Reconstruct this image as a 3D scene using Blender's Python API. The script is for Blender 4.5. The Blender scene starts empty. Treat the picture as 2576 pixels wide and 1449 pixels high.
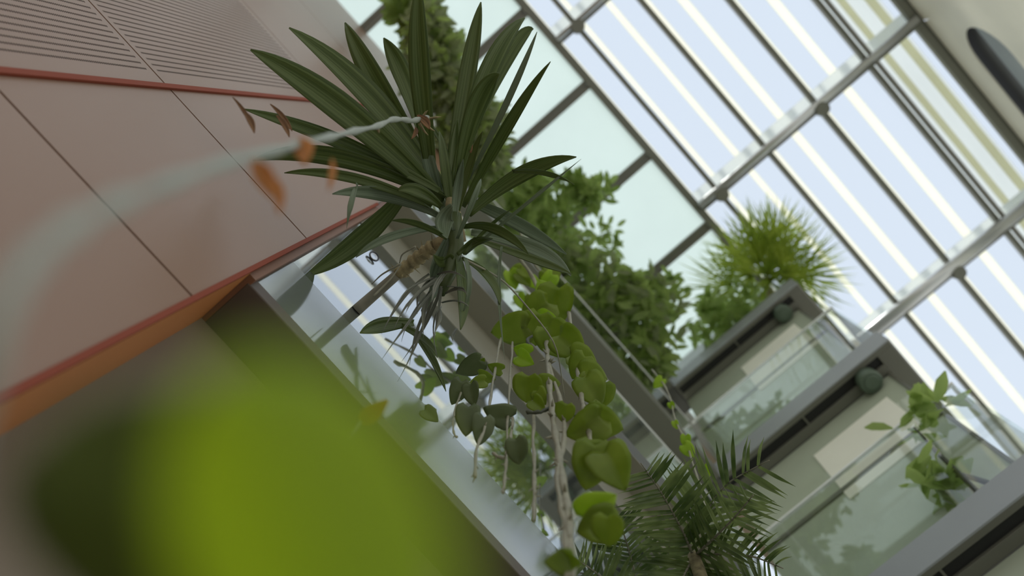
import bpy, bmesh, math, random
from mathutils import Vector, Matrix, noise
sc = bpy.context.scene
# ------------------------------------------------------------------ camera
F = 2600.0; CX, CY = 1288.0, 724.5
def _basis():
    dz = Vector((64.0, 419.5, -F)).normalized()
    th = math.radians(48.2)
    a = Vector((math.cos(th), -math.sin(th), 0.0))
    a.z = (dz.x*a.x + dz.y*a.y)/(-dz.z)
    dy = a.normalized(); dx = dy.cross(dz)
    return Matrix((dx, dy, dz))
ROT = _basis()                       # camera space -> world (Z is up, camera at the origin)
cam_d = bpy.data.cameras.new('camera'); cam = bpy.data.objects.new('camera', cam_d)
sc.collection.objects.link(cam); sc.camera = cam
cam.matrix_world = ROT.to_4x4()
cam_d.sensor_width = 36; cam_d.lens = F/2576*36
cam_d.clip_start = .01; cam_d.clip_end = 200
cam_d.dof.use_dof = True; cam_d.dof.focus_distance = 3.25; cam_d.dof.aperture_fstop = 1.9
# ------------------------------------------------------------------ sky, sun, exposure
w = bpy.data.worlds.new('sky'); sc.world = w; w.use_nodes = True
nt = w.node_tree; nt.nodes.clear()
tc = nt.nodes.new('ShaderNodeTexCoord'); sx = nt.nodes.new('ShaderNodeSeparateXYZ')
rp = nt.nodes.new('ShaderNodeValToRGB'); bg = nt.nodes.new('ShaderNodeBackground'); ow = nt.nodes.new('ShaderNodeOutputWorld')
rp.color_ramp.elements[0].position = 0.0; rp.color_ramp.elements[0].color = (.56,.55,.50,1)
rp.color_ramp.elements[1].position = .75; rp.color_ramp.elements[1].color = (.635,.70,.80,1)
nt.links.new(tc.outputs['Generated'], sx.inputs[0]); nt.links.new(sx.outputs['Z'], rp.inputs[0])
nt.links.new(rp.outputs[0], bg.inputs[0]); nt.links.new(bg.outputs[0], ow.inputs[0]); bg.inputs[1].default_value = 1.0
sun_d = bpy.data.lights.new('sun', 'SUN'); sun = bpy.data.objects.new('sun', sun_d); sc.collection.objects.link(sun)
sun_d.energy = 1.8; sun_d.angle = math.radians(12); sun_d.color = (1,.95,.85)
sun.rotation_euler = Vector((-0.40,-0.45,1.0)).to_track_quat('Z','Y').to_euler()
vs = sc.view_settings
vs.view_transform = 'Standard'; vs.look = 'None'; vs.gamma = 1; vs.exposure = 0.28; vs.use_curve_mapping = False

# ------------------------------------------------------------------ helpers
def P(px, py, z):
    """the place at height z above the camera that lies along a sight line"""
    d = ROT @ Vector(((px-CX)/F, -(py-CY)/F, -1.0))
    return d*(z/d.z)
def link(o, parent=None):
    sc.collection.objects.link(o)
    if parent: o.parent = parent
    return o
def tag(o, label=None, cat=None, group=None, kind=None):
    if label: o['label'] = label
    if cat: o['category'] = cat
    if group: o['group'] = group
    if kind: o['kind'] = kind
    return o
def empty(name, loc=(0,0,0), label=None, cat=None, group=None, kind=None):
    o = bpy.data.objects.new(name, None); o.location = loc; o.empty_display_size = .05
    link(o); return tag(o, label, cat, group, kind)
class MB:
    def __init__(s): s.bm = bmesh.new(); s.uv = s.bm.loops.layers.uv.new('UVMap')
    def box(s, x0,x1,y0,y1,z0,z1):
        v=[s.bm.verts.new((x,y,z)) for x in (x0,x1) for y in (y0,y1) for z in (z0,z1)]
        for f in ((0,1,3,2),(4,6,7,5),(0,4,5,1),(2,3,7,6),(0,2,6,4),(1,5,7,3)): s.bm.faces.new([v[i] for i in f])
        return s
    def tube(s, pts, rads, n=8, caps=True):
        pts=[Vector(p) for p in pts]
        if not hasattr(rads,'__len__'): rads=[rads]*len(pts)
        rings=[]; up=None
        for i,p in enumerate(pts):
            t=(pts[min(i+1,len(pts)-1)]-pts[max(i-1,0)]).normalized()
            if up is None:
                up = Vector((0,0,1)) if abs(t.z)<.9 else Vector((1,0,0))
            a=t.cross(up).normalized(); b=a.cross(t).normalized(); up=b
            rings.append([s.bm.verts.new(p+(a*math.cos(2*math.pi*k/n)+b*math.sin(2*math.pi*k/n))*rads[i]) for k in range(n)])
        for r0,r1 in zip(rings,rings[1:]):
            for k in range(n): s.bm.faces.new((r0[k],r0[(k+1)%n],r1[(k+1)%n],r1[k])).smooth=True
        if caps:
            s.bm.faces.new(rings[0][::-1]); s.bm.faces.new(rings[-1])
        return s
    def grid(s, rows, uvs=None, smooth=True):
        vv=[[s.bm.verts.new(p) for p in r] for r in rows]
        for i in range(len(vv)-1):
            for j in range(len(vv[0])-1):
                q=[(i,j),(i,j+1),(i+1,j+1),(i+1,j)]
                try: f=s.bm.faces.new([vv[a][b] for a,b in q])
                except ValueError: continue
                f.smooth=smooth
                for l,(a,b) in zip(f.loops,q): l[s.uv].uv=(b/(len(vv[0])-1), a/(len(vv)-1))
        return s
    def build(s, name, mat, parent=None, solid=0, bevel=0):
        me=bpy.data.meshes.new(name)
        if parent is not None:
            off = parent.matrix_world.translation if False else Vector(parent.location)
            pp=parent.parent
            while pp: off += Vector(pp.location); pp=pp.parent
            bmesh.ops.translate(s.bm, verts=s.bm.verts, vec=-off)
            o=bpy.data.objects.new(name, me)
        else:
            c=sum((v.co for v in s.bm.verts), Vector())/max(1,len(s.bm.verts))
            bmesh.ops.translate(s.bm, verts=s.bm.verts, vec=-c)
            o=bpy.data.objects.new(name, me); o.location=c
        s.bm.to_mesh(me); s.bm.free(); me.materials.append(mat); link(o,parent)
        if solid:
            m=o.modifiers.new('solid','SOLIDIFY'); m.thickness=solid; m.offset=0
        if bevel:
            m=o.modifiers.new('bevel','BEVEL'); m.width=bevel; m.segments=2
        return o

# ------------------------------------------------------------------ materials
def nodes(name):
    m=bpy.data.materials.new(name); m.use_nodes=True; t=m.node_tree; t.nodes.clear()
    o=t.nodes.new('ShaderNodeOutputMaterial'); return m,t,o
def N(t,k,**kw):
    n=t.nodes.new(k)
    for a,b in kw.items(): setattr(n,a,b)
    return n
def setc(s,v): s.default_value=(*v,1)
def mottled(t, c, amt=.12, scale=3.0, coord='Object'):
    tc=N(t,'ShaderNodeTexCoord'); no=N(t,'ShaderNodeTexNoise'); no.inputs['Scale'].default_value=scale; no.inputs['Detail'].default_value=4
    t.links.new(tc.outputs[coord], no.inputs['Vector'])
    mx=N(t,'ShaderNodeMix',data_type='RGBA'); mx.inputs[6].default_value=(*[x*(1-amt) for x in c],1); mx.inputs[7].default_value=(*[min(1,x*(1+amt)) for x in c],1)
    t.links.new(no.outputs['Fac'], mx.inputs[0]); return mx.outputs[2], tc, no
def plain(name,c,rough=.5,metal=0,amt=.08,scale=2.5,spec=.5,bump=0):
    m,t,o=nodes(name); b=N(t,'ShaderNodeBsdfPrincipled'); col,tc,no=mottled(t,c,amt,scale)
    t.links.new(col,b.inputs['Base Color']); b.inputs['Roughness'].default_value=rough; b.inputs['Metallic'].default_value=metal
    b.inputs['Specular IOR Level'].default_value=spec
    if bump:
        bp=N(t,'ShaderNodeBump'); bp.inputs['Strength'].default_value=bump; t.links.new(no.outputs['Fac'],bp.inputs['Height']); t.links.new(bp.outputs[0],b.inputs['Normal'])
    t.links.new(b.outputs[0],o.inputs[0]); return m
def leafmat(name,c1,c2,trans=.4,rough=.45,stripe=0,tcol=None,scale=6):
    """green leaf: pigment varied by noise, light passes through; stripe = long pale streaks"""
    m,t,o=nodes(name); b=N(t,'ShaderNodeBsdfPrincipled'); tl=N(t,'ShaderNodeBsdfTranslucent'); mx=N(t,'ShaderNodeMixShader')
    tc=N(t,'ShaderNodeTexCoord'); no=N(t,'ShaderNodeTexNoise'); no.inputs['Scale'].default_value=scale
    mc=N(t,'ShaderNodeMix',data_type='RGBA'); setc(mc.inputs[6],c1); setc(mc.inputs[7],c2)
    if stripe:
        mp=N(t,'ShaderNodeMapping'); mp.inputs['Scale'].default_value=(stripe,.6,1); t.links.new(tc.outputs['UV'],mp.inputs[0]); t.links.new(mp.outputs[0],no.inputs['Vector']); no.inputs['Scale'].default_value=1.6
    else: t.links.new(tc.outputs['Object'],no.inputs['Vector'])
    cr=N(t,'ShaderNodeMapRange'); cr.inputs[1].default_value=.35; cr.inputs[2].default_value=.65
    t.links.new(no.outputs['Fac'],cr.inputs[0]); t.links.new(cr.outputs[0],mc.inputs[0])
    t.links.new(mc.outputs[2],b.inputs['Base Color']); b.inputs['Roughness'].default_value=rough
    if tcol: setc(tl.inputs[0],tcol)
    else: t.links.new(mc.outputs[2],tl.inputs[0])
    mx.inputs[0].default_value=trans; t.links.new(b.outputs[0],mx.inputs[1]); t.links.new(tl.outputs[0],mx.inputs[2]); t.links.new(mx.outputs[0],o.inputs[0]); return m
def glassmat(name,tint=(.95,.98,.97),ior=1.5,rough=0.0,boost=1.0):
    m,t,o=nodes(name); fr=N(t,'ShaderNodeFresnel'); fr.inputs[0].default_value=ior
    tr=N(t,'ShaderNodeBsdfTransparent'); setc(tr.inputs[0],tint); g=N(t,'ShaderNodeBsdfGlossy'); g.inputs['Roughness'].default_value=rough
    geo=N(t,'ShaderNodeNewGeometry'); mm=N(t,'ShaderNodeMath',operation='MULTIPLY'); mm.inputs[1].default_value=boost; mm.use_clamp=True
    bf=N(t,'ShaderNodeMath',operation='SUBTRACT'); bf.inputs[0].default_value=1; t.links.new(geo.outputs['Backfacing'],bf.inputs[1])
    m2=N(t,'ShaderNodeMath',operation='MULTIPLY'); t.links.new(fr.outputs[0],m2.inputs[0]); t.links.new(bf.outputs[0],m2.inputs[1])
    t.links.new(m2.outputs[0],mm.inputs[0]); mx=N(t,'ShaderNodeMixShader')
    t.links.new(mm.outputs[0],mx.inputs[0]); t.links.new(tr.outputs[0],mx.inputs[1]); t.links.new(g.outputs[0],mx.inputs[2]); t.links.new(mx.outputs[0],o.inputs[0]); return m
def mirrorish(name,c,f0,rough,gl=(.92,.95,.98)):
    """dark-backed glass / polished sheet: diffuse body under a clear reflecting face"""
    m,t,o=nodes(name); b=N(t,'ShaderNodeBsdfDiffuse'); col,_,_=mottled(t,c,.1,2); t.links.new(col,b.inputs[0])
    g=N(t,'ShaderNodeBsdfGlossy'); g.inputs['Roughness'].default_value=rough; setc(g.inputs[0],gl); mx=N(t,'ShaderNodeMixShader')
    lw=N(t,'ShaderNodeFresnel'); lw.inputs[0].default_value=1.5
    ad=N(t,'ShaderNodeMath',operation='ADD'); ad.inputs[1].default_value=f0; ad.use_clamp=True; t.links.new(lw.outputs[0],ad.inputs[0])
    t.links.new(ad.outputs[0],mx.inputs[0]); t.links.new(b.outputs[0],mx.inputs[1]); t.links.new(g.outputs[0],mx.inputs[2]); t.links.new(mx.outputs[0],o.inputs[0]); return m
def sheetmat(name,c,trans=.8):
    """frosted / opal sheet that lets daylight through"""
    m,t,o=nodes(name); d=N(t,'ShaderNodeBsdfDiffuse'); tl=N(t,'ShaderNodeBsdfTranslucent'); col,_,_=mottled(t,c,.04,1.2)
    t.links.new(col,d.inputs[0]); t.links.new(col,tl.inputs[0]); mx=N(t,'ShaderNodeMixShader'); mx.inputs[0].default_value=trans
    t.links.new(d.outputs[0],mx.inputs[1]); t.links.new(tl.outputs[0],mx.inputs[2]); t.links.new(mx.outputs[0],o.inputs[0]); return m
def perforated():
    m,t,o=nodes('perforated panel'); b=N(t,'ShaderNodeBsdfPrincipled'); col,tc,no=mottled(t,(.275,.16,.103),.06,1.3,'Object')
    ge=N(t,'ShaderNodeNewGeometry'); sp=N(t,'ShaderNodeSeparateXYZ'); t.links.new(ge.outputs['Position'],sp.inputs[0])
    def M(op,a,bv,clamp=False):
        n=N(t,'ShaderNodeMath',operation=op); n.use_clamp=clamp
        for i,x in enumerate((a,bv)):
            if x is None: continue
            if isinstance(x,(int,float)): n.inputs[i].default_value=x
            else: t.links.new(x,n.inputs[i])
        return n.outputs[0]
    y=sp.outputs['Y']; z=sp.outputs['Z']
    fy=M('SUBTRACT',M('FRACT',M('DIVIDE',M('ADD',y,10.0),.0245),None),.5)
    fz=M('SUBTRACT',M('FRACT',M('DIVIDE',z,.0125),None),.5)
    r=M('SQRT',M('ADD',M('POWER',M('MULTIPLY',fy,.0245),2.0),M('POWER',M('MULTIPLY',fz,.0125),2.0)),None)
    dot=M('LESS_THAN',r,.0043)
    zone=M('MULTIPLY',M('LESS_THAN',y,-.915),M('MULTIPLY',M('GREATER_THAN',z,1.0),M('LESS_THAN',z,5.85)))
    edge=M('GREATER_THAN',M('ABSOLUTE',M('SUBTRACT',z,3.285),None),.045)
    k=M('MULTIPLY',dot,M('MULTIPLY',zone,edge))
    mx=N(t,'ShaderNodeMix',data_type='RGBA'); t.links.new(k,mx.inputs[0]); t.links.new(col,mx.inputs[6]); setc(mx.inputs[7],(.02,.012,.01))
    t.links.new(mx.outputs[2],b.inputs['Base Color']); b.inputs['Roughness'].default_value=.38
    sp2=M('MULTIPLY',M('SUBTRACT',1.0,k),.5); t.links.new(sp2,b.inputs['Specular IOR Level'])
    t.links.new(b.outputs[0],o.inputs[0]); return m
M_ = dict(
 pink=perforated(), seam=plain('seam shadow gap',(.19,.085,.05),.7),
 red=plain('red trim',(.25,.06,.032),.7,spec=.15), orange=plain('orange trim',(.60,.23,.07),.5),
 brown=plain('brown trim',(.23,.105,.055),.55), beige=plain('beige render',(.22,.175,.12),.7,amt=.1),
 dark=plain('dark bronze beam',(.10,.075,.058),.5), taupe=plain('taupe cladding',(.21,.20,.145),.5),
 slate=plain('dark grey fascia',(.085,.085,.075),.5), grey=plain('grey aluminium',(.30,.295,.265),.42),
 frame=plain('olive grey frame',(.15,.15,.12),.45), lgrey=plain('light grey fascia',(.32,.34,.355),.4), slot=plain('black slot',(.012,.012,.011),.6),
 steel=plain('grey steel',(.22,.225,.19),.45), white=plain('white painted steel',(.92,.93,.93),.22,spec=.8),
 cream=plain('cream paint',(.92,.89,.76),.5), blue=plain('blue grey duct',(.30,.34,.35),.5), floor=plain('pale floor',(.62,.61,.54),.6),
 yellow=sheetmat('cream translucent strip',(1.0,.965,.87),.97), frost=sheetmat('frosted glass',(.80,.87,.85),.86), opal=sheetmat('opal sheet',(.86,.88,.87),.85),
 olive=sheetmat('beige strip',(.86,.84,.68),.85),
 roofglass=glassmat('roof glass',(.97,.985,.99),1.5), clear=glassmat('clear balustrade glass',(.955,.975,.965),1.5,0,1.5),
 facade=mirrorish('green facade glass',(.47,.52,.41),-.06,.03), mirror=mirrorish('dark backed window glass',(.10,.115,.10),.34,.004),
 spandrel=mirrorish('polished grey spandrel',(.17,.19,.175),.10,.09),
 soil=plain('potting soil',(.05,.035,.025),.9),
 yucca=leafmat('yucca leaf',(.07,.105,.022),(.20,.26,.085),.38,.36,stripe=9,tcol=(.17,.26,.04)),
 yuccapale=leafmat('yucca leaf underside',(.15,.20,.115),(.27,.34,.22),.3,.42,stripe=9),
 pothos=leafmat('pothos leaf',(.18,.25,.025),(.30,.38,.06),.5,.33,tcol=(.42,.54,.05),scale=14),
 lime=leafmat('young pothos leaf',(.30,.45,.03),(.45,.60,.06),.5,.4,tcol=(.55,.75,.04),scale=14),
 pothosdark=leafmat('dimmed pothos leaf',(.12,.16,.065),(.19,.23,.11),.42,.35,tcol=(.24,.30,.10),scale=14),  # darker tone for leaves dimmed by reflection; the crown stem shares it
 shrub=leafmat('shrub leaf',(.15,.22,.06),(.36,.46,.15),.62,.42,tcol=(.46,.60,.18),scale=5), conifer=leafmat('dull shrub leaf',(.17,.20,.10),(.33,.38,.20),.55,.45,tcol=(.40,.47,.22),scale=3),
 shrublime=leafmat('bright shrub leaf',(.18,.28,.05),(.34,.46,.12),.5,.45,scale=5),
 palm=leafmat('palm leaflet',(.06,.10,.02),(.24,.31,.10),.38,.28,scale=9), fan=leafmat('fan palm leaf',(.26,.36,.04),(.52,.62,.10),.62,.45,scale=4),
 bark=plain('fuzzy bark',(.34,.28,.15),.9,amt=.9,scale=45,bump=.6), stem=plain('grey stem',(.26,.24,.18),.7,amt=.25,scale=30),
 vine=plain('vine stem',(.30,.29,.21),.6,amt=.3,scale=40), darkvine=plain('dark vine stem',(.05,.055,.03),.6),
 dry=leafmat('dry grey leaf',(.10,.11,.08),(.36,.37,.30),.2,.7,stripe=5), drybrown=leafmat('dry brown leaf',(.10,.05,.03),(.45,.24,.10),.3,.7,stripe=4),
 amber=leafmat('amber leaf',(.55,.25,.06),(.65,.33,.10),.45,.6,tcol=(.85,.42,.12)), yellowleaf=leafmat('yellow leaf',(.65,.40,.04),(.75,.5,.06),.4,.5),
 paletwine=plain('pale dry vine',(.34,.37,.31),.6,amt=.2,scale=20), chrome=plain('chrome',(.8,.8,.8),.12,metal=1),
 bigleaf=leafmat('big lime leaf',(.24,.36,.03),(.32,.44,.04),.65,.5,tcol=(.82,.94,.14),scale=5), litpatch=plain('cream blind',(.93,.92,.80),.6), galv=plain('galvanised tube',(.80,.82,.84),.28,metal=.55), drumgreen=plain('dark green lamp',(.10,.14,.10),.5), leafshade=leafmat('shaded leaf side',(.10,.14,.02),(.13,.17,.022),.4,.5,tcol=(.18,.25,.02),scale=5), black=plain('black steel',(.02,.02,.02),.3),
 terracotta=plain('grey planter',(.33,.33,.32),.6))

# ------------------------------------------------------------------ the hall
ZS = 12.0
def struct(o): o['kind']='structure'; return o
struct(MB().box(-7,8,-8,12,-1.62,-1.5).build('floor',M_['floor']))
# left wall: metal panels with horizontal shadow gaps
XW=-.80
b=MB(); zs=[-1.5,-1.2,-.08,1.04,2.172,3.285,5.97,8.6,12.0]; g=.006
ys=[-8,-.209]
for z0,z1 in zip(zs,zs[1:]): b.box(XW-.02,XW,-8,-.209,z0+g,z1-g)
wl=struct(b.build('wall_left',M_['pink']))
b=MB().box(-1.2,XW-.0205,-8,-.26,-1.5,12.0); o=b.build('wall_backing',M_['seam'],wl)
struct(MB().box(XW-.001,XW+.010,-.858,-.838,-1.5,8.6).build('trim_1',M_['red'],bevel=.002))
# orange corner reveal: the panel wall steps back to the render wall behind it
tr=struct(MB().box(-.987,XW+.002,-.2085,-.200,-1.5,2.62).build('trim_2',M_['orange']))
MB().box(XW-.004,XW+.004,-.213,-.1995,-1.5,4.75).build('edge_strip',M_['red'],tr)
MB().box(-1.19,-.812,-.2085,-.178,2.621,4.75).build('cover_strip',M_['brown'],tr)
struct(MB().box(-1.2,-.987,-.2085,3.04,-1.5,2.625).build('wall_recess',M_['beige']))
struct(MB().box(-1.2,-.83,-.188,3.04,2.62,2.69).build('trim_3',M_['dark'],bevel=.004))
# side facade: spandrel, window, header
sf=empty('window_1',(-.84,1.4,2.69),kind='structure')
MB().box(-.90,-.832,-.177,3.04,2.69,3.09).build('spandrel_panel',M_['spandrel'],sf)
MB().box(-.90,-.833,-.177,3.04,3.092,4.30).build('window_glass',M_['mirror'],sf)
MB().box(-.90,-.829,-.177,3.04,4.30,4.75).build('window_header',M_['taupe'],sf)
# storeys of the glazed corner block
Y0=2.84; XE=.87; XS=-.70
LV=[4.75,7.36,10.0]
words=['lowest','middle','topmost']
def L(b,xa,xb,ya,za,zb,cut):
    """L-shaped slab outline: along the side facade then round the block"""
    return b
for i,z in enumerate(LV):
    e=empty('balcony',(0,Y0,z),'grey balcony slab with a black slot along its underside, the %s of three'%words[i],'balcony','stacked balcony slabs')
    h=.27
    # slab core, set just inside the cladding
    MB().box(-1.2,XS-.012,-.17,Y0+.3,z+.012,z+h-.01).box(XS-.012,XE-.012,Y0+.012,7.5,z+.03,z+h-.01).build('slab_core',M_['slate'],e)
    MB().box(-.829 if i==0 else -.90,XS,-.17,Y0,z,z+.012).build('side_soffit',M_['taupe'] if i==0 else M_['frame'],e)
    MB().box(XS-.012,XS,-.17,Y0,z+.012,z+h).build('side_fascia',M_['slate'] if i==0 else M_['frame'],e)  # darker than the front: its shade is put into the colour
    MB().box(XS,XE,Y0,Y0+.012,z,z+h).build('front_fascia',M_['lgrey'],e)
    MB().box(XE-.012,XE,Y0+.012,7.5,z,z+h).build('end_fascia',M_['grey'],e)
    # soffit frame: front lip, slot, inner rail, right rail
    MB().box(XS,XE-.012,Y0+.012,Y0+.052,z,z+.03).box(XS,XE-.14,Y0+.128,Y0+.20,z,z+.03)\
        .box(XE-.14,XE-.012,Y0+.052,7.5,z,z+.03).box(XS,XS+.02,Y0+.052,Y0+.128,z,z+.03).box(.035,.05,Y0+.052,Y0+.128,z+.003,z+.03).build('soffit_frame',M_['frame'],e,bevel=.003)
    MB().box(XS+.02,XE-.14,Y0+.052,Y0+.128,z+.024,z+.03).build('slot',M_['slot'],e)
    # glazing under this slab
    zb = LV[i-1]+h if i else -1.5
    w_=empty('window_%d'%(i+2),(0,Y0+.22,zb),kind='structure')
    MB().box(XS,XE-.16,Y0+.21,Y0+.23,zb,z).box(XE-.18,XE-.16,Y0+.23,7.5,zb,z).build('window_glass',M_['facade'],w_)
    fr=MB().box(XE-.165,XE-.145,Y0+.195,Y0+.215,zb,z)
    zt=zb+ (1.32 if i else 3.9)
    fr.box(XS,XE-.165,Y0+.195,Y0+.209,zt,zt+.05)
    fr.build('window_frame',M_['frame'],w_)
    if i:
        MB().box(XE-.95,XE-.30,Y0+.200,Y0+.208,z-1.15,z-.30).build('lit_patch',M_['litpatch'],w_)  # cream sheet painting in a bright lit patch on the glazing
        lm=empty('reflection_drum',(XE-.30,Y0+.125,z),'round dark green lamp standing in for a reflection under the %s balcony slab'%words[i],'drum','round drums under the slabs')  # added drum, stands in for a dark round reflection in the glass
        MB().tube([(XE-.30,Y0+.125,z-.001),(XE-.30,Y0+.125,z-.11),(XE-.30,Y0+.125,z-.13)],[.085,.085,.07],20).build('drum_body',M_['drumgreen'],lm)
        MB().tube([(XE-.30,Y0+.125,z-.131),(XE-.30,Y0+.125,z-.14)],[.06,.05],20).build('drum_cap',M_['drumgreen'],lm)
        # side storey glass along the left facade
        MB().box(-.90,-.86,-.17,Y0+.2,zb,z).build('side_glass',M_['facade'],w_)
    # balustrades standing on the slab
    bl=empty('glass_balustrade',(XS+.03,Y0+.03,z+h),'clear glass balustrade with polished top edge standing on the %s balcony slab'%words[i],'balustrade','glass balustrades')
    zt=z+h+1.17
    MB().box(XS+.02,XE-.02,Y0+.02,Y0+.035,z+h,zt).box(XE-.035,XE-.02,Y0+.036,6.5,z+h,zt).build('front_pane',M_['clear'],bl)
    MB().box(XS-.035,XS-.02,-.1,Y0-.01,z+h,zt).build('side_pane',M_['clear'],bl)
    MB().box(XS-.04,XS-.015,-.1,Y0-.01,zt,zt+.018).box(XS-.01,XE-.015,Y0+.015,Y0+.04,zt,zt+.018).box(XE-.04,XE-.015,Y0+.041,6.5,zt,zt+.018).build('top_edge',M_['white'],bl)
# nothing modelled inside the glazed storeys
# upper wall behind the top level
struct(MB().box(-1.2,-.90,-.17,7.0,10.27,12.0).build('wall_upper',M_['beige']))
# frosted ceiling strip beside the roof glazing
c=empty('ceiling',(0,0,ZS),kind='structure')
MB().box(-1.2,.70,-7,12,ZS+.02,ZS+.035).build('frosted_pane',M_['frost'],c)
for k in range(-6,11):
    y=.06+1.072*k+(.0)
    m=MB().box(-1.2,.69,y-.055,y-.018,ZS-.03,ZS+.02).box(-1.2,.69,y+.03,y+.062,ZS-.03,ZS+.02).build('mullion',M_['steel'],c)
    MB().box(-1.2,.69,y-.018,y+.03,ZS-.005,ZS+.02).build('mullion_groove',M_['grey'],m)
# roof glazing
r=empty('window_5',(2.3,2,ZS),kind='structure')
MB().box(.78,3.87,-9,14,ZS+.06,ZS+.068).build('roof_glass',M_['roofglass'],r)
for x,wd in ((.735,.085),(1.03,.05),(1.75,.055),(2.49,.06),(3.21,.055),(3.885,.09)):
    MB().box(x-wd/2,x+wd/2,-9,14,ZS-.05,ZS+.055).build('rafter',M_['steel'],r)
MB().box(3.262,3.30,-9,14,ZS-.09,ZS-.02).build('cable_tray',M_['grey'],r)
for y,rd in ((-.49-2.5*2,.03),(-.49-2.5,.03),(-.49,.028),(2.02,.045),(4.50,.075),(7.0,.075),(9.5,.075)):
    MB().box(.74,3.9,y-.02,y+.02,ZS-.06,ZS+.0595).build('purlin',M_['steel'],r)
    MB().box(.76,3.9,y-.20,y-.06,ZS+.10,ZS+.11).build('roof_strip',M_['opal'],r)  # pale bar added for the tube reflected in the roof glass
    MB().tube([(.76,y-rd-.022,ZS-.09),(3.9,y-rd-.022,ZS-.09)],rd,16).build('purlin_tube',M_['galv'],r)
    for x in (1.03,2.49):
        MB().tube([(x,y,ZS-.17),(x,y,ZS-.05)],[.075,.085],16).build('node',M_['steel'],r)
for x,wd in ((.80,.03),(1.13,.06),(1.50,.075),(1.83,.09),(2.16,.10),(2.60,.04),(2.93,.11)):
    MB().box(x-wd/2,x+wd/2,-9,14,ZS+.30,ZS+.31).build('roof_strip',M_['yellow'],r)
MB().box(3.30,3.84,-9,14,ZS+.30,ZS+.31).build('opal_panel',M_['opal'],r)
MB().box(3.46,3.54,-9,14,ZS+.28,ZS+.29).box(3.70,3.80,-9,14,ZS+.28,ZS+.29).build('roof_strip',M_['olive'],r)
# right hand cream girder with rounded slots
XR=3.95
bm=MB(); zc=11.0; hh=.42; cells=[(-5.2,-1.95),(-1.95,2.02),(2.02,6.0),(6.0,9.9),(9.9,13.8)]
def stadium(y0,y1,n=12):
    pts=[]
    for k in range(n+1):
        a=-math.pi/2+math.pi*k/n; pts.append((y1-hh+hh*math.cos(a),zc+hh*math.sin(a)))
    for k in range(n+1):
        a=math.pi/2+math.pi*k/n; pts.append((y0+hh+hh*math.cos(a),zc+hh*math.sin(a)))
    return pts
for y0,y1 in cells:
    st=stadium(y0+.21,y1-.21); cy=(y0+y1)/2; out=[]
    for (y,z) in st:
        dy,dz=(y-cy),(z-zc)
        zz = (12.05 if dz>0 else 8.8); sy=(y1-y0)/2
        # push to the cell border: straight up/down in the middle, sideways at the ends
        if abs(dy)<sy-.21-hh+.02: out.append((y,zz))
        else:
            q=(abs(dy)-(sy-.21-hh))/hh; s=1 if dy>0 else -1
            if q<.72: out.append((cy+s*(sy-.21-hh+(.21+hh)*q/.72),zz))
            else: out.append((cy+s*sy, zc+(dz/ (hh*.694))*abs(zz-zc) if abs(dz)<hh*.694 else zz))
    for xx in (XR,XR+.06):
        pass
    a=[bm.bm.verts.new((XR,p[0],p[1])) for p in st]; c_=[bm.bm.verts.new((XR,p[0],p[1])) for p in out]; d_=[bm.bm.verts.new((XR+.015,p[0],p[1])) for p in st]
    n=len(st)
    for k in range(n):
        q=(k+1)%n
        bm.bm.faces.new((a[k],a[q],c_[q],c_[k])); bm.bm.faces.new((a[q],a[k],d_[k],d_[q]))
wr=struct(bm.build('wall_right',M_['cream']))
MB().box(XR+.10,XR+.13,-8,14,11.0,12.05).build('inner_web',M_['slate'],wr)
MB().box(XR+.04,XR+.5,-8,14,10.50,11.02).build('duct',M_['blue'],wr)
MB().box(XR-.02,XR-.001,-8,14,11.93,12.03).build('edge_angle',M_['frame'],wr)

# ------------------------------------------------------------------ plants
R=random.Random(5)
def bez(p0,p1,p2,n):
    """curve through p1 at its middle"""
    c=p1*2-(p0+p2)*.5
    return [(p0*(1-t)**2+c*2*t*(1-t)+p2*t*t) for t in [k/n for k in range(n+1)]]
def ribbon(b,pts,width,prof,nrm,fold=.18,twist=0.0,cols=4):
    rows=[]; n=len(pts)-1
    for i,p in enumerate(pts):
        t=i/n; T=(pts[min(i+1,n)]-pts[max(i-1,0)]).normalized()
        nn=nrm.copy(); nn=(nn-T*nn.dot(T)).normalized(); nn.rotate(Matrix.Rotation(twist*t,3,T)); S=T.cross(nn).normalized()
        wv=width*prof(t)/2
        rows.append([p+S*wv*u+nn*(abs(u)*wv*fold*2) for u in [-1+2*j/cols for j in range(cols+1)]])
    b.grid(rows); return b
def prof_yucca(t): return max(.0, (.42+.58*math.sin(min(1,t/.55)*math.pi/2)) * (1 if t<.5 else max(.02,math.cos((t-.5)/.5*math.pi/2))**.72))
def prof_thin(t): return (.7+.3*math.sin(t*math.pi))*(1 if t<.6 else max(.03,1-(t-.6)/.4))
def toward_cam(p): return (-p).normalized()

yu=empty('yucca_plant',P(1140,585,3.2),'tall spiky strap-leaved plant with dark green sword leaves, growing out from the window ledge','plant')
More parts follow.
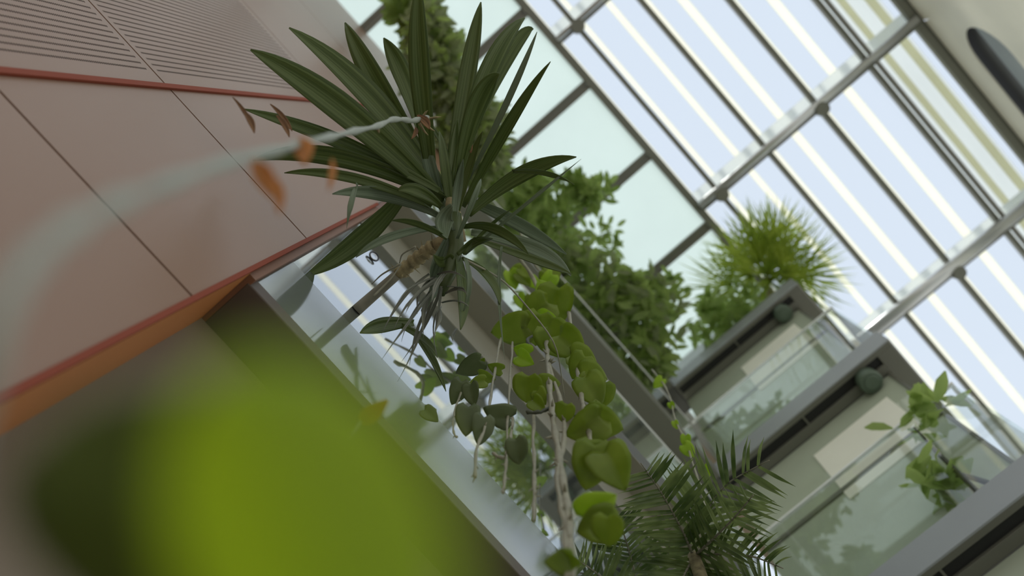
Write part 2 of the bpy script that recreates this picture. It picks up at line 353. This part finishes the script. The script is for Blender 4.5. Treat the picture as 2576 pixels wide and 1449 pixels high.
# (tip, mid, base, width px, z base, z tip, kind)
Y=[((630,125),(868,282),(1108,500),66,3.25,3.05,0),((727,70),(935,255),(1118,490),66,3.3,3.3,0),((868,57),(965,235),(1112,480),58,3.35,3.5,0),
 ((965,95),(1012,190),(1060,340),46,3.6,3.7,0),((1055,-50),(1058,180),(1092,480),48,3.3,3.2,0),((1210,5),(1178,200),(1122,500),46,3.35,3.6,0),
 ((1320,45),(1225,180),(1140,470),50,3.3,3.4,0),((1342,73),(1275,145),(1152,400),36,3.5,3.7,0),((1351,80),(1285,240),(1180,450),17,3.3,3.2,1),
 ((1385,155),(1278,320),(1165,520),28,3.3,3.1,0),((1258,186),(1195,262),(1150,450),50,3.2,3.0,0),((1450,395),(1310,440),(1178,540),38,3.3,3.2,0),
 ((636,404),(850,392),(1118,500),46,3.25,3.1,0),((612,274),(850,355),(1105,480),34,3.2,3.0,0),((715,435),(890,448),(1085,520),24,3.2,3.05,0),
 ((836,488),(965,487),(1100,540),34,3.2,3.0,1),((872,575),(884,510),(900,462),13,3.0,2.9,1),((765,695),(905,598),(1020,480),54,3.3,3.15,0),
 ((895,648),(985,595),(1110,572),20,3.2,3.05,1),((1062,785),(1090,700),(1128,600),50,3.15,2.95,1),((1158,830),(1160,735),(1150,640),36,3.15,2.9,0),
 ((1436,695),(1340,625),(1185,585),36,3.2,3.05,1),((1425,640),(1300,560),(1165,500),32,3.4,3.4,1),((1438,690),(1345,655),(1190,600),22,3.1,3.0,0),
 ((1258,770),(1228,700),(1160,650),24,3.15,3.0,0),((1270,905),(1256,740),(1262,620),8,3.1,2.85,1),((1445,465),(1375,435),(1290,430),14,3.2,3.1,0),
 ((1135,425),(1112,362),(1062,290),12,3.3,3.4,0),((1462,400),(1340,500),(1170,640),8,3.2,3.1,1),((1150,300),(1140,400),(1135,540),30,3.3,3.4,0),
 ((1065,330),(1085,430),(1120,540),32,3.3,3.3,1),((1215,330),(1180,430),(1145,560),26,3.2,3.2,0),((1105,330),(1120,430),(1135,570),26,3.25,3.35,0),
 ((940,320),(1010,410),(1110,510),40,3.3,3.3,0),((1000,480),(1050,480),(1110,520),30,3.2,3.1,0),((1165,400),(1150,480),(1140,580),22,3.15,3.15,1),
 ((985,555),(1050,560),(1125,600),20,3.1,3.0,0),((1240,600),(1200,605),(1150,640),22,3.1,3.0,0),((1210,450),(1190,500),(1150,600),16,3.1,3.1,1),
 ((1125,600),(1118,560),(1140,520),44,3.12,3.05,1),((1330,640),(1250,575),(1165,570),26,3.15,3.0,0),((1300,520),(1240,560),(1165,640),10,3.1,3.0,0),
 ((1160,800),(1180,720),(1170,650),12,3.0,2.95,1),((1090,640),(1110,660),(1140,640),26,3.1,3.0,0)]
for k,(tp,md,bs,wpx,zb,zt,kd) in enumerate(Y):
    p0=P(*bs,zb); p2=P(*tp,zt); p1=P(*md,(zb+zt)/2+ (.05 if k%2 else -.03))
    pts=bez(p0,p1,p2,18)
    nr=toward_cam(p1)+Vector((R.uniform(-.5,.5),R.uniform(-.5,.5),0))
    b=MB(); ribbon(b,pts,wpx/F*zb*1.08,prof_yucca if wpx>15 else prof_thin,nr.normalized(),.22,R.uniform(-.35,.35))
    o=b.build('leaf',M_['yuccapale' if kd else 'yucca'],yu,solid=.0012)
    if kd: o['label']='paler grey-green leaf'
# stem: bare grey near the ledge, fuzzy brown towards the crown
s0=Vector((-.832,.065,3.26)); s1=P(1000,690,3.24); s2=P(1092,618,3.2); s3=P(1150,600,3.2)
MB().tube([s0+(s1-s0)*t+Vector((0,0,.01*math.sin(t*5))) for t in [k/8 for k in range(9)]],[.019-.003*k/8 for k in range(9)],12).build('stem',M_['stem'],yu)
b=MB(); pts=[s1+(s2-s1)*(k/24) for k in range(25)]
b.tube(pts,[.019+.006*((k%4)/3)+R.uniform(-.002,.002) for k in range(25)],12)
b.tube([s2,s2+(s3-s2)*.5,s3,P(1140,540,3.22),P(1130,500,3.25)],[.02,.026,.03,.026,.012],10)
b.build('fuzzy_stem',M_['bark'],yu)
b=MB()
for k in range(26):
    t=R.random(); p=pts[int(t*24)]; d=Vector((R.uniform(-1,1),R.uniform(-1,1),R.uniform(-1,.3))).normalized()
    b.tube([p,p+d*.028,p+d*.045+Vector((0,0,-.01))],[.0022,.0016,.0004],5)
b.build('bark_fibres',M_['bark'],yu)
# second crown stem that holds the lower rosette, and its dry skirt
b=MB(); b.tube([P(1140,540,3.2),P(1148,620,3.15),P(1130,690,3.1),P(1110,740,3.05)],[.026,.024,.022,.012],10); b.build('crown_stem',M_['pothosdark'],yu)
D=[(1112,700,960,905,12),(1105,705,990,830,10),(1100,715,1040,880,11),(1110,720,1010,910,9),(1095,720,1065,850,13),(1110,725,1090,870,10),(1120,740,1175,745,10),(1110,760,1180,772,11),
 (1090,700,1000,760,9),(1080,690,960,840,9),(1120,720,1170,725,7),(1105,770,1088,850,12),(1110,770,1100,900,8),(1085,760,1030,920,8),(1100,700,1020,790,8),(1090,740,1000,960,7),(1150,828,1140,860,9),(1100,690,1170,700,6),
 (1075,740,1010,860,8),(1095,700,1050,790,16),(1120,690,1085,760,18)]
for (x0,y0,x1,y1,wd) in D:
    zb=R.uniform(3.0,3.15); zt=zb-R.uniform(.05,.3)
    p0=P(x0,y0,zb); p2=P(x1,y1,zt); p1=P((x0+x1)/2+R.uniform(-14,14),(y0+y1)/2-R.uniform(0,18),(zb+zt)/2)
    b=MB(); ribbon(b,bez(p0,p1,p2,10),wd/F*3,prof_thin,(toward_cam(p1)+Vector((R.uniform(-.8,.8),R.uniform(-.8,.8),0))).normalized(),.35,R.uniform(-1.5,1.5)); o=b.build('dry_leaf',M_['dry'],yu,solid=.0008); o['label']='withered grey leaf'
for pl in ([(1005,662),(1010,640),(1045,620)],[(935,715),(960,690),(1008,664)],[(1010,664),(985,700),(940,745)],[(1420,1000),(1400,860),(1270,705),(1175,655)]):
    zz=[3.2-.05*i for i in range(len(pl))]
    a=[P(x,y,z) for (x,y),z in zip(pl,zz)]
    q=[]
    for i in range(len(a)-1):
        for k in range(6): q.append(a[i].lerp(a[i+1],k/6))
    q.append(a[-1]); 
    for _ in range(3): q=[q[0]]+[(q[i-1]+q[i]*2+q[i+1])/4 for i in range(1,len(q)-1)]+[q[-1]]
    MB().tube(q,[.0015+.0022*i/len(q) for i in range(len(q))],6).build('tendril',M_['vine'],yu)
# lower strap leaves by the window glass; first pair stands in for a reflection
for tp,md,bs,wd in (((1122,985),(1085,900),(1048,838),20),((1118,975),(1075,890),(1010,800),12),((905,838),(960,818),(1040,812),40),((1100,900),(1060,850),(975,805),20)):
    p0=P(*bs,3.2);p1=P(*md,3.1);p2=P(*tp,3.0); b=MB(); ribbon(b,bez(p0,p1,p2,12),wd/F*3.1,prof_yucca,(toward_cam(p1)+Vector((.3,.2,0))).normalized(),.25); b.build('leaf',M_['yucca'],yu,solid=.001)

# --- heart-shaped trailing leaves
def heart(b,c,tipdir,L_,nrm,mid=.12,curl=.15,wide=.80):
    T=tipdir.normalized(); nn=(nrm-T*nrm.dot(T)).normalized(); S=T.cross(nn)
    rows=[]; n=12
    for i in range(n+1):
        t=i/n
        wv=wide*.5*L_*(math.sin(math.pi*min(1,(t*.93+.07))**.62))**.75 if t<1 else 0.0
        if t==0: wv=wide*.22*L_
        row=[]
        for j in range(9):
            u=-1+j/4
            back = -.10*L_*abs(u)**1.2*(1-t)*1.6 if t<.35 else 0
            row.append(c+T*((t-.5)*L_+back)+S*(u*wv)+nn*(abs(u)*wv*mid*2 - curl*L_*(t-.4)**2*1.6 - .05*L_*u*u))
        rows.append(row)
    b.grid(rows); return b
def leaf2d(parent,px,py,size,ang,z,mat,tilt=.4,wide=.8,name='leaf'):
    """leaf centred on a sight line; ang in degrees, 0 = tip to the image right, 90 = tip down"""
    c=P(px,py,z); e=P(px+math.cos(math.radians(ang))*20,py+math.sin(math.radians(ang))*20,z-R.uniform(-.003,.012))
    T=(e-c).normalized(); nr=(toward_cam(c)+Vector((R.uniform(-tilt,tilt),R.uniform(-tilt,tilt),R.uniform(-tilt,tilt)*.5))).normalized()
    b=MB(); heart(b,c,T,size/F*z,nr,R.uniform(.05,.3),R.uniform(0,.3),wide)
    o=b.build(name,mat,parent,solid=.0008); return o
def smooth_tube(pl,rad,n=8,sub=6,jit=0.0):
    a=[Vector(p) for p in pl]; q=[]; m=len(a)-1
    for i in range(m):
        p0,p1,p2,p3=a[max(i-1,0)],a[i],a[i+1],a[min(i+2,m)]
        for k in range(sub):
            t=k/sub; q.append(.5*((2*p1)+(p2-p0)*t+(2*p0-5*p1+4*p2-p3)*t*t+(3*p1-p0-3*p2+p3)*t**3))
    q.append(a[-1])
    if jit: q=[p+Vector((R.uniform(-jit,jit),R.uniform(-jit,jit),0)) for p in q]
    return q
zv=lambda y: min(4.6,1932/(y-300.0))
v1=empty('pothos_vine',P(1370,760,4.3),'pale green trailing vine with round heart-shaped leaves hanging from the lowest balcony edge','plant','trailing vines')
def vtube(parent,pts,rad,mat,name='stem',jit=.0015,buds=0,z=None):
    q=smooth_tube([P(x,y,(zv(y) if z is None else z(x,y) if callable(z) else z)) for x,y in pts],rad,jit=jit)
    b=MB(); b.tube(q,[rad*(1+.25*math.sin(i*1.7)) for i in range(len(q))],7)
    for k in range(buds):
        p=q[R.randrange(len(q))]; d=Vector((R.uniform(-1,1),R.uniform(-1,1),R.uniform(-.6,.2))).normalized()
        b.tube([p,p+d*rad*2.2,p+d*rad*3.4],[rad*.6,rad*.4,rad*.1],5)
    return b.build(name,M_[mat],parent)
vtube(v1,[(1300,640),(1350,720),(1375,860),(1380,940),(1392,1050),(1405,1140),(1422,1240),(1432,1330),(1440,1460)],.0085,'vine',buds=26)
vtube(v1,[(1430,780),(1450,900),(1462,990),(1476,1060),(1490,1140)],.0065,'vine',buds=12)
vtube(v1,[(1376,900),(1420,1060),(1402,1200),(1422,1330),(1428,1460)],.006,'vine',buds=12)
vtube(v1,[(1340,880),(1330,850),(1390,838),(1430,870),(1462,918)],.0055,'darkvine')
vtube(v1,[(1325,1038),(1360,1036),(1390,1022)],.005,'darkvine')
vtube(v1,[(1445,1048),(1470,1045),(1490,1040)],.005,'darkvine')
PL=[(1402,775,92,95,'pothos'),(1375,745,80,250,'lime'),(1352,832,78,100,'pothos'),(1280,830,85,170,'pothos'),(1345,790,80,140,'pothos'),(1400,862,84,60,'pothos'),(1440,870,78,40,'pothos'),(1312,882,40,200,'lime'),(1322,905,42,30,'lime'),
 (1382,815,60,30,'lime'),(1470,905,64,20,'pothos'),(1455,925,60,120,'pothos'),(1495,945,66,10,'pothos'),(1492,985,76,60,'pothos'),(1510,1000,64,100,'pothos'),(1326,980,68,95,'pothos'),(1385,965,48,0,'pothos'),(1420,1042,48,100,'pothos'),(1402,1025,36,200,'pothos'),
 (1468,1075,92,150,'pothos'),(1522,1068,92,20,'pothos'),(1500,1040,64,270,'pothos'),(1487,1178,108,100,'pothos'),(1545,1182,104,60,'pothos'),(1520,1150,90,350,'pothos'),(1360,1000,40,60,'pothos'),(1465,960,36,130,'pothos'),
 (1510,1275,95,320,'lime'),(1495,1325,96,170,'pothos'),(1530,1340,80,90,'pothos'),(1405,1415,66,180,'pothos'),(1435,1410,56,20,'pothos'),(1355,1020,40,40,'pothos')]
for (x,y,s,a,m) in PL: leaf2d(v1,x,y,s*1.12,a,zv(y)+R.uniform(-.06,.06),M_[m],.45,1.02)
z2=lambda x,y: min(3.9,2000/(y-300.0))
z4=lambda x,y: 5.6*690/math.hypot(x-1352,y-305)
v2=empty('pothos_vine',P(1210,900,3.4),'darker trailing vine of round leaves mostly standing in for reflections in the window, left of the pale vine','plant','trailing vines')
for pts,rd in (([(1260,850),(1240,960),(1225,1060),(1200,1130),(1195,1200)],.004),([(1290,860),(1280,1000),(1275,1120),(1272,1190),(1265,1240)],.0035),([(1345,960),(1342,1100),(1344,1210),(1343,1310)],.0045),([(1150,1100),(1140,1080),(1146,1030),(1170,960)],.003),([(1240,1140),(1270,1150),(1285,1100),(1290,1050)],.004)):
    vtube(v2,pts,rd,'vine',buds=6,z=z2)
for (x,y,s,a) in [(1178,925,66,150),(1150,990,60,110),(1188,995,54,80),(1175,1060,72,95),(1255,1042,76,200),(1212,1085,70,100),(1302,1140,66,80),(1085,1045,44,40)]:  # mirrored leaves built as solid ones, dimness put into their colour
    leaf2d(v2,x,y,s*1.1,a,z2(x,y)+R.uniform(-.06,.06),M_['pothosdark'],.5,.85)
for (x,y,s,a) in [(1210,915,36,300),(1225,950,46,20),(1245,925,40,200),(1200,962,44,170)]: leaf2d(v2,x,y,s,a,z2(x,y),M_['pothos'],.5,.85)
v3=empty('pothos_vine',P(1330,660,4.85),'small blurred cluster of light green vine leaves just above the pale vine','plant','trailing vines')
vtube(v3,[(1300,560),(1330,640),(1370,700),(1400,760)],.006,'vine',z=5.0)
for k in range(12): leaf2d(v3,R.uniform(1285,1420),R.uniform(640,770),R.uniform(34,58),R.uniform(30,150),R.uniform(4.7,5.2),M_['pothos' if k%3 else 'lime'],.6,.85)
v4=empty('pothos_vine',P(1720,1060,5.2),'thin trailing vine with a few tiny lime leaves over the dark rail','plant','trailing vines')
vtube(v4,[(1640,930),(1680,985),(1700,1060),(1725,1110),(1760,1220),(1780,1300)],.004,'vine',z=z4)
for (x,y,s) in [(1655,965,34),(1690,1022,22),(1725,1112,34),(1700,1070,22),(1735,1135,44),(1775,1190,40)]: leaf2d(v4,x,y,s,R.uniform(40,140),z4(x,y),M_['lime'],.5,.85)

# --- foreground pale vine with dry leaves
fv=empty('climbing_vine',P(700,370,2.1),'pale dry climbing stem reaching from close by on the left up to the spiky plant','plant')
fp=[(1075,297,3.15),(1055,300,3.1),(1035,305,3.0),(1015,300,2.9),(985,300,2.7),(950,318,2.5),(890,330,2.1),(830,345,1.7),(770,357,1.35),(700,378,1.08),(620,395,.86),(520,425,.68),(400,470,.54),(280,515,.44),(170,575,.37),(90,640,.33),(30,720,.30),(-20,820,.28),(-60,980,.27),(-200,1500,.27)]
q=[]; a=[P(x,y,z) for x,y,z in fp]
for i in range(len(a)-1):
    for k in range(5): q.append(a[i].lerp(a[i+1],k/5))
q.append(a[-1]); q.append(Vector((q[-1].x-.02,q[-1].y,-1.5)))
for _ in range(2): q=[q[0]]+[(q[i-1]+q[i]*2+q[i+1])/4 for i in range(1,len(q)-1)]+[q[-1]]
b=MB(); b.tube(q,[(.0078-.0040*min(1,i/60))*(1+.25*math.sin(i*1.1)+.2*(i%5==0)) for i in range(len(q))],10); b.build('stem',M_['paletwine'],fv)
for x,y,z,dx,dy in ((1062,296,3.1,14,-18),(1055,310,3.1,22,30),(1080,298,3.12,30,-4),(1070,312,3.12,24,18),(950,318,2.5,4,16),(700,378,1.08,6,14)):
    MB().tube([P(x,y,z),P(x+dx*.6,y+dy*.7,z),P(x+dx,y+dy,z-.02)],[.004,.003,.0008],6).build('knot',M_['bark'],fv)
for k,(x0,y0,x1,y1,z,wd,m) in enumerate([(585,244,640,330,2.5,10,'drybrown'),(612,280,640,335,2.4,16,'drybrown'),(680,262,735,330,2.7,12,'drybrown'),(695,290,728,345,2.6,14,'drybrown'),
    (750,350,768,415,1.25,54,'amber'),(635,405,690,500,1.0,50,'amber'),(835,400,826,480,1.3,16,'amber'),(695,450,702,540,1.05,26,'amber'),(1050,290,1080,325,3.1,22,'drybrown'),(1045,320,1035,350,3.1,12,'drybrown'),(1160,340,1185,385,3.2,20,'drybrown')]):
    p0=P(x0,y0,z);p2=P(x1,y1,z-.05);p1=P((x0+x1)/2+6,(y0+y1)/2,z-.02); b=MB()
    ribbon(b,bez(p0,p1,p2,8),wd/F*z,lambda t:max(.05,math.sin(math.pi*(t*.9+.06))),(toward_cam(p1)+Vector((.3,-.2,0))).normalized(),.3,.4)
    o=b.build('dry_leaf',M_[m],fv,solid=.001); o['label']='shrivelled orange-brown leaf'
# ring on the glass
o=empty('ring',P(941,645,3.6),'small black and silver ring fixed to the window glass','ring')
pr=P(941,645,1.0); ctr=pr*(-.8215/pr.x); e1_=Vector((.38,.0,.92)).normalized(); e2_=Vector((0,1,0)); rr=.020
b=MB(); b.tube([ctr+e1_*math.cos(t)*rr*1.2+e2_*math.sin(t)*rr for t in [k*2*math.pi/24 for k in range(25)]],.0034,8,False); b.build('rim',M_['black'],o)
b=MB(); b.tube([ctr+Vector((.002,0,-.012))+e1_*math.cos(t)*rr*.8+e2_*math.sin(t)*rr*.65 for t in [k*2*math.pi/24 for k in range(25)]],.0016,8,False); b.build('inner_ring',M_['chrome'],o)
# --- big leaf right in front of the lens
bl=empty('broad_leaved_plant',(-.12,.10,-1.5),'huge out-of-focus lime leaf, its shaded left side a darker blade, close to the viewer at lower left','plant')
def broad(T0,T1,hmax,zf,rise,mat,low):
    T0=Vector(T0); T1=Vector(T1); ax=(T1-T0).normalized(); nx=Vector((ax.y,-ax.x)); rows=[]
    for i in range(21):
        t=i/20; c=T0.lerp(T1,t); hw=max(6,hmax*math.sin(math.pi*t**.80)**.66) if 0<t<1 else 6
        row=[]
        for j in range(13):
            u=-1+j/6; q=c+nx*u*hw*(1.0 if u>0 else low)
            row.append(P(q.x,q.y,zf+rise*(1-t)**1.5+.012*abs(u)))
        rows.append(row)
    b=MB(); b.grid(rows); o=b.build('blade',M_[mat],bl,solid=.0006); return P(T1.x,T1.y,zf)
zf=.125
e1=broad((20,1190),(1150,1800),470,.18,.04,'leafshade',.5)  # extra blade, the shade on the left of the leaf put into its colour
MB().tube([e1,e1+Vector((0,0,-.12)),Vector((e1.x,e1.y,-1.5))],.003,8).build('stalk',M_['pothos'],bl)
T1=Vector((1040,1990))
broad((590,890),(1030,1990),365,zf,.03,'bigleaf',.95)
e0=P(T1.x,T1.y,zf)
MB().tube([e0,e0+Vector((0,0,-.12)),Vector((e0.x,e0.y,-1.5))],.003,8).build('stalk',M_['pothos'],bl)
yl=MB(); p0=P(912,1056,1.6);p2=P(978,1004,1.55); ribbon(yl,bez(p0,P(940,1036,1.57),p2,8),48/F*1.6,lambda t:max(.05,math.sin(math.pi*(t*.85+.1))),toward_cam(p0),.2)
o=yl.build('small_leaf',M_['yellowleaf'],bl,solid=.001); o['label']='small bright yellow-orange leaf'
q=[P(912,1056,1.6),P(890,1090,1.25),P(830,1150,1.0),P(760,1260,.7),P(760,1500,.45),P(900,1900,.3)]
MB().tube(q+[Vector((q[-1].x,q[-1].y,-1.5))],.0022,6).build('stalk',M_['paletwine'],bl)

# --- feather palm at the lower edge
fpm=empty('feather_palm',Vector((-.547,1.36,-1.5)),'dark feather palm with narrow arching leaflets rising at the bottom edge','palm')
crown=P(1745,1400,3.4)
MB().tube([Vector((crown.x+.02,crown.y+.02,-1.5)),Vector((crown.x,crown.y,1.0)),crown],[.045,.035,.022],12).build('trunk',M_['bark'],fpm)
def frond(parent,rach,zz,ln,n,spread=62,side=(1,1),mat='palm',wd=11,droop=0.0,k0=.12):
    A=[P(x,y,z) for (x,y),z in zip(rach,zz)]; q=[]
    for i in range(len(A)-1):
        for k in range(8): q.append(A[i].lerp(A[i+1],k/8))
    q.append(A[-1])
    for _ in range(6): q=[q[0]]+[(q[i-1]+q[i]*2+q[i+1])/4 for i in range(1,len(q)-1)]+[q[-1]]
    e=MB(); e.tube(q,[.006*(1-.75*i/len(q)) for i in range(len(q))],7)
    fr=e.build('frond',M_['stem' if mat=='palm' else mat],parent)
    b=MB()
    for k in range(n):
        t=k0+(1-k0)*k/n; i=min(len(q)-2,int(t*(len(q)-1))); p=q[i]; T=(q[i+1]-q[i]).normalized()
        V=toward_cam(p); S=T.cross(V).normalized()
        for s in (-1,1):
            if not side[0 if s<0 else 1]: continue
            l=ln/F*p.z*(.55+.45*math.sin(math.pi*min(1,t*.95+.05)))*R.uniform(.88,1.08)
            a=math.radians(spread*(1-.35*t)+R.uniform(-4,4)); d=T*math.cos(a)+S*s*math.sin(a)+V*R.uniform(-.25,.25)
            d.normalize(); m1=p+d*l*.5+Vector((0,0,-.01)); e2=p+d*l+Vector((0,0,-.03-droop))
            ribbon(b,bez(p,m1,e2,6),wd/F*p.z,prof_thin,(V+S*s*.5+Vector((R.uniform(-.3,.3),0,0))).normalized(),.35,cols=2)
    b.build('leaflets',M_[mat],fr); return fr
frond(fpm,[(1745,1400),(1715,1330),(1665,1240),(1612,1165)],[3.4,3.35,3.2,3.0],165,17,60,wd=13)
frond(fpm,[(1745,1400),(1765,1330),(1790,1260),(1835,1210),(1935,1158)],[3.4,3.5,3.5,3.4,3.2],190,17,62,wd=13)
frond(fpm,[(1745,1400),(1790,1360),(1850,1300),(1895,1245)],[3.4,3.3,3.1,2.9],150,12,58)
frond(fpm,[(1745,1400),(1820,1392),(1900,1400),(1970,1430)],[3.4,3.3,3.2,3.0],120,13,62)
frond(fpm,[(1745,1400),(1725,1440),(1690,1500),(1640,1560)],[3.4,3.3,3.2,3.0],170,16,62)
frond(fpm,[(1745,1400),(1760,1460),(1800,1540),(1850,1640)],[3.4,3.3,3.2,3.0],200,18,62)
fp2=empty('feather_palm',Vector((-.5,1.1,-1.5)),'second feather palm, mostly below the frame, grey-green leaflets under the trailing vine','palm')
c2=P(1620,1560,3.7)
MB().tube([Vector((c2.x,c2.y,-1.5)),c2],[.045,.025],12).build('trunk',M_['bark'],fp2)
frond(fp2,[(1610,1560),(1600,1450),(1575,1360),(1548,1280)],[3.7,3.6,3.5,3.4],150,18,62)
frond(fp2,[(1610,1560),(1560,1490),(1500,1440),(1440,1400)],[3.7,3.4,3.2,3.0],150,16,60)
frond(fp2,[(1610,1560),(1660,1470),(1680,1400),(1690,1340)],[3.9,4.0,4.0,3.9],140,14,60)

# --- fan palm on the top balcony
fn=empty('fan_palm',(.55,3.1,10.27),'bright fan palm with spiky fringed leaves on the topmost balcony, against the roof glazing','palm')
MB().tube([(.5,3.12,10.27),(.62,3.0,10.7),P(1930,700,11.0)],[.05,.045,.04],10).build('trunk',M_['bark'],fn)
fan_specs=[(1900,640,150,-90),(1960,650,165,-60),(1870,660,130,-140),(1980,700,190,-20),(1930,620,140,-75),(1890,690,140,160),(2010,690,150,20),(1840,720,150,185),(1950,600,120,-100),(1930,690,120,-80),(1935,700,100,60),(1910,660,110,-100),(1955,670,120,-50)]
for (x,y,ln,ang) in fan_specs:
    z=R.uniform(10.7,11.3); c=P(x,y,z); b=MB(); st=P(1925,705,11.0)
    b.tube([st,c],.008,5)
    V=toward_cam(c)
    for k in range(26):
        a=math.radians(ang-95+190*k/25+R.uniform(-3,3)); e=P(x+math.cos(a)*ln*R.uniform(.75,1.05),y+math.sin(a)*ln*R.uniform(.75,1.05),z-R.uniform(.0,.25))
        ribbon(b,bez(c,c.lerp(e,.5),e,5),.020,prof_thin,(V+Vector((R.uniform(-.7,.7),R.uniform(-.7,.7),0))).normalized(),.4,cols=2)
    b.build('frond',M_['fan'],fn)
# --- shrubs
def shrub(name,label,blobs,nl,ls,mats,planter,stem_to,seed,sprig=()):
    rr=random.Random(seed); e=empty(name,planter,label,'shrub','shrubs on the balconies')
    for bi,mt in enumerate(mats):
        b=MB()
        for k in range(nl//len(mats)):
            x,y,z,rx,ry,rz=blobs[rr.randrange(len(blobs))]
            while True:
                u=Vector((rr.uniform(-1,1),rr.uniform(-1,1),rr.uniform(-1,1)))
                if u.length<1: break
            c=P(x+u.x*rx,y+u.y*ry,z+u.z*rz); d=Vector((rr.uniform(-1,1),rr.uniform(-1,1),rr.uniform(-.6,.6))).normalized()
            nr=Vector((rr.uniform(-1,1),rr.uniform(-1,1),-1)).normalized(); l=ls*rr.uniform(.7,1.3)
            ribbon(b,[c,c+d*l*.35,c+d*l*.7,c+d*l+Vector((0,0,-.1*l))],l*.42,lambda t:max(.06,math.sin(math.pi*(t*.9+.06))),nr,.2,cols=2)
        b.build('foliage',M_[mt],e)
    b=MB()
    for (x,y,z) in stem_to:
        p=P(x,y,z); a=Vector(planter); b.tube([a,a.lerp(p,.5)+Vector((0,0,.15)),p],[.018,.014,.006],6)
    b.build('stems',M_['darkvine'],e)
    for (x,y,z) in sprig:
        c=P(x,y,z); b=MB()
        for k in range(9):
            a=2*math.pi*k/9+rr.uniform(-.2,.2); d=ROT@Vector((math.cos(a),math.sin(a),0)); l=.17*rr.uniform(.7,1.15); s=c+ROT@Vector((rr.uniform(-.04,.04),rr.uniform(-.04,.04),0))
            ribbon(b,[s+d*.02,s+d*l*.4,s+d*l*.75,s+d*l+Vector((0,0,-.03))],.048,lambda t:max(.06,math.sin(math.pi*(t*.9+.06))),toward_cam(c),.2,cols=2)
        b.tube([c,Vector(planter).lerp(c,.6)],.006,5)
        o=b.build('sprig',M_['shrub'],e)
    return e
def planter(y0,y1,z,label):
    e=empty('planter_box',(-.80,(y0+y1)/2,z),label,'planter','planter boxes')
    MB().box(-.858,-.842,y0,y1,z,z+.22).box(-.766,-.75,y0,y1,z,z+.22).box(-.842,-.766,y0,y0+.016,z,z+.22).box(-.842,-.766,y1-.016,y1,z,z+.22).box(-.842,-.766,y0+.016,y1-.016,z,z+.02).build('box',M_['terracotta'],e)
    MB().box(-.841,-.767,y0+.017,y1-.017,z+.02,z+.18).build('soil',M_['soil'],e)
planter(-.1,1.2,10.27,'long grey planter box on the topmost balcony under the tall dull shrub')
planter(1.3,2.7,10.27,'long grey planter box on the topmost balcony beneath the glossy-leaved shrubs')
planter(.2,2.6,7.63,'long grey planter box on the middle balcony behind its glass')
planter(.2,2.6,5.02,'long grey planter box on the lowest balcony behind its glass')
shrub('climbing_shrub','tall dull green shrub climbing the wall behind the spiky plant',[(1070,70,9.2,50,75,.3),(1110,150,9.1,55,75,.3),(1170,260,9.0,65,75,.3),(1215,330,9.0,62,85,.3),(1220,420,9.0,60,80,.3),(1150,340,9.0,65,85,.3),(1060,170,9.0,50,60,.3)],2300,.13,['conifer','conifer','shrub'],(-.80,-.02,10.45),[(1060,60,11.1),(1100,200,11),(1200,330,10.7)],3)
shrub('leafy_shrub','bright green leafy top growing beside the tall dull shrub at the upper edge',[(1045,30,9.6,42,48,.2),(1025,15,9.6,36,36,.2),(1062,90,9.6,36,40,.2)],260,.16,['shrublime'],(-.80,-.04,10.45),[(1040,30,10.7)],4)
shrub('leafy_shrub','loose green shrub of oval leaves overlapping the pale frosted ceiling panels',[(1410,500,10.6,100,60,.25),(1375,560,10.2,60,60,.25),(1310,520,9.4,45,60,.2),(1480,480,10.5,60,30,.2),(1340,470,9.6,45,40,.2)],620,.15,['shrub','shrub','shrublime'],(-.80,1.1,10.45),[(1410,500,10.6),(1350,540,10.6)],6,[(1540,580,10.2),(1545,620,10.2),(1500,590,10.3)])
shrub('leafy_shrub','dense dark green shrub spilling over the balcony edge above the upper grey window box',[(1560,760,9.6,110,80,.3),(1640,780,9.5,90,80,.3),(1500,700,9.7,90,70,.3),(1630,860,9.4,80,60,.3),(1590,720,9.6,80,50,.3),(1430,640,9.8,60,60,.2),(1640,910,9.3,50,35,.2)],850,.15,['shrub','conifer','shrub'],(-.80,2.2,10.45),[(1560,760,9.6),(1640,820,9.4),(1500,700,9.7)],8,[(1690,700,9.9),(1680,760,9.8),(1700,730,9.9)])
shrub('leafy_shrub','small shrub with narrow pointed leaves at the glass corner of the lowest balcony',[(2300,1075,6.1,60,35,.1),(2350,1020,6.1,30,20,.1)],26,.16,['shrub'],(.45,2.95,5.03),[(2300,1075,6.0)],9,[])
shrub('leafy_shrub','thin shrub whose narrow leaves droop inside the lowest balcony glass',[(2350,1200,5.6,60,60,.2),(2390,1250,5.5,40,40,.1)],40,.18,['shrub'],(.6,3.0,5.03),[(2350,1200,5.6)],10,[])
shrub('leafy_shrub','faint green shrub below the fan palm behind the upper grey window box',[(1850,770,10.6,90,70,.2),(1800,820,10.5,70,60,.2)],170,.16,['shrub'],(.2,3.0,10.28),[(1850,770,10.6)],11,[])
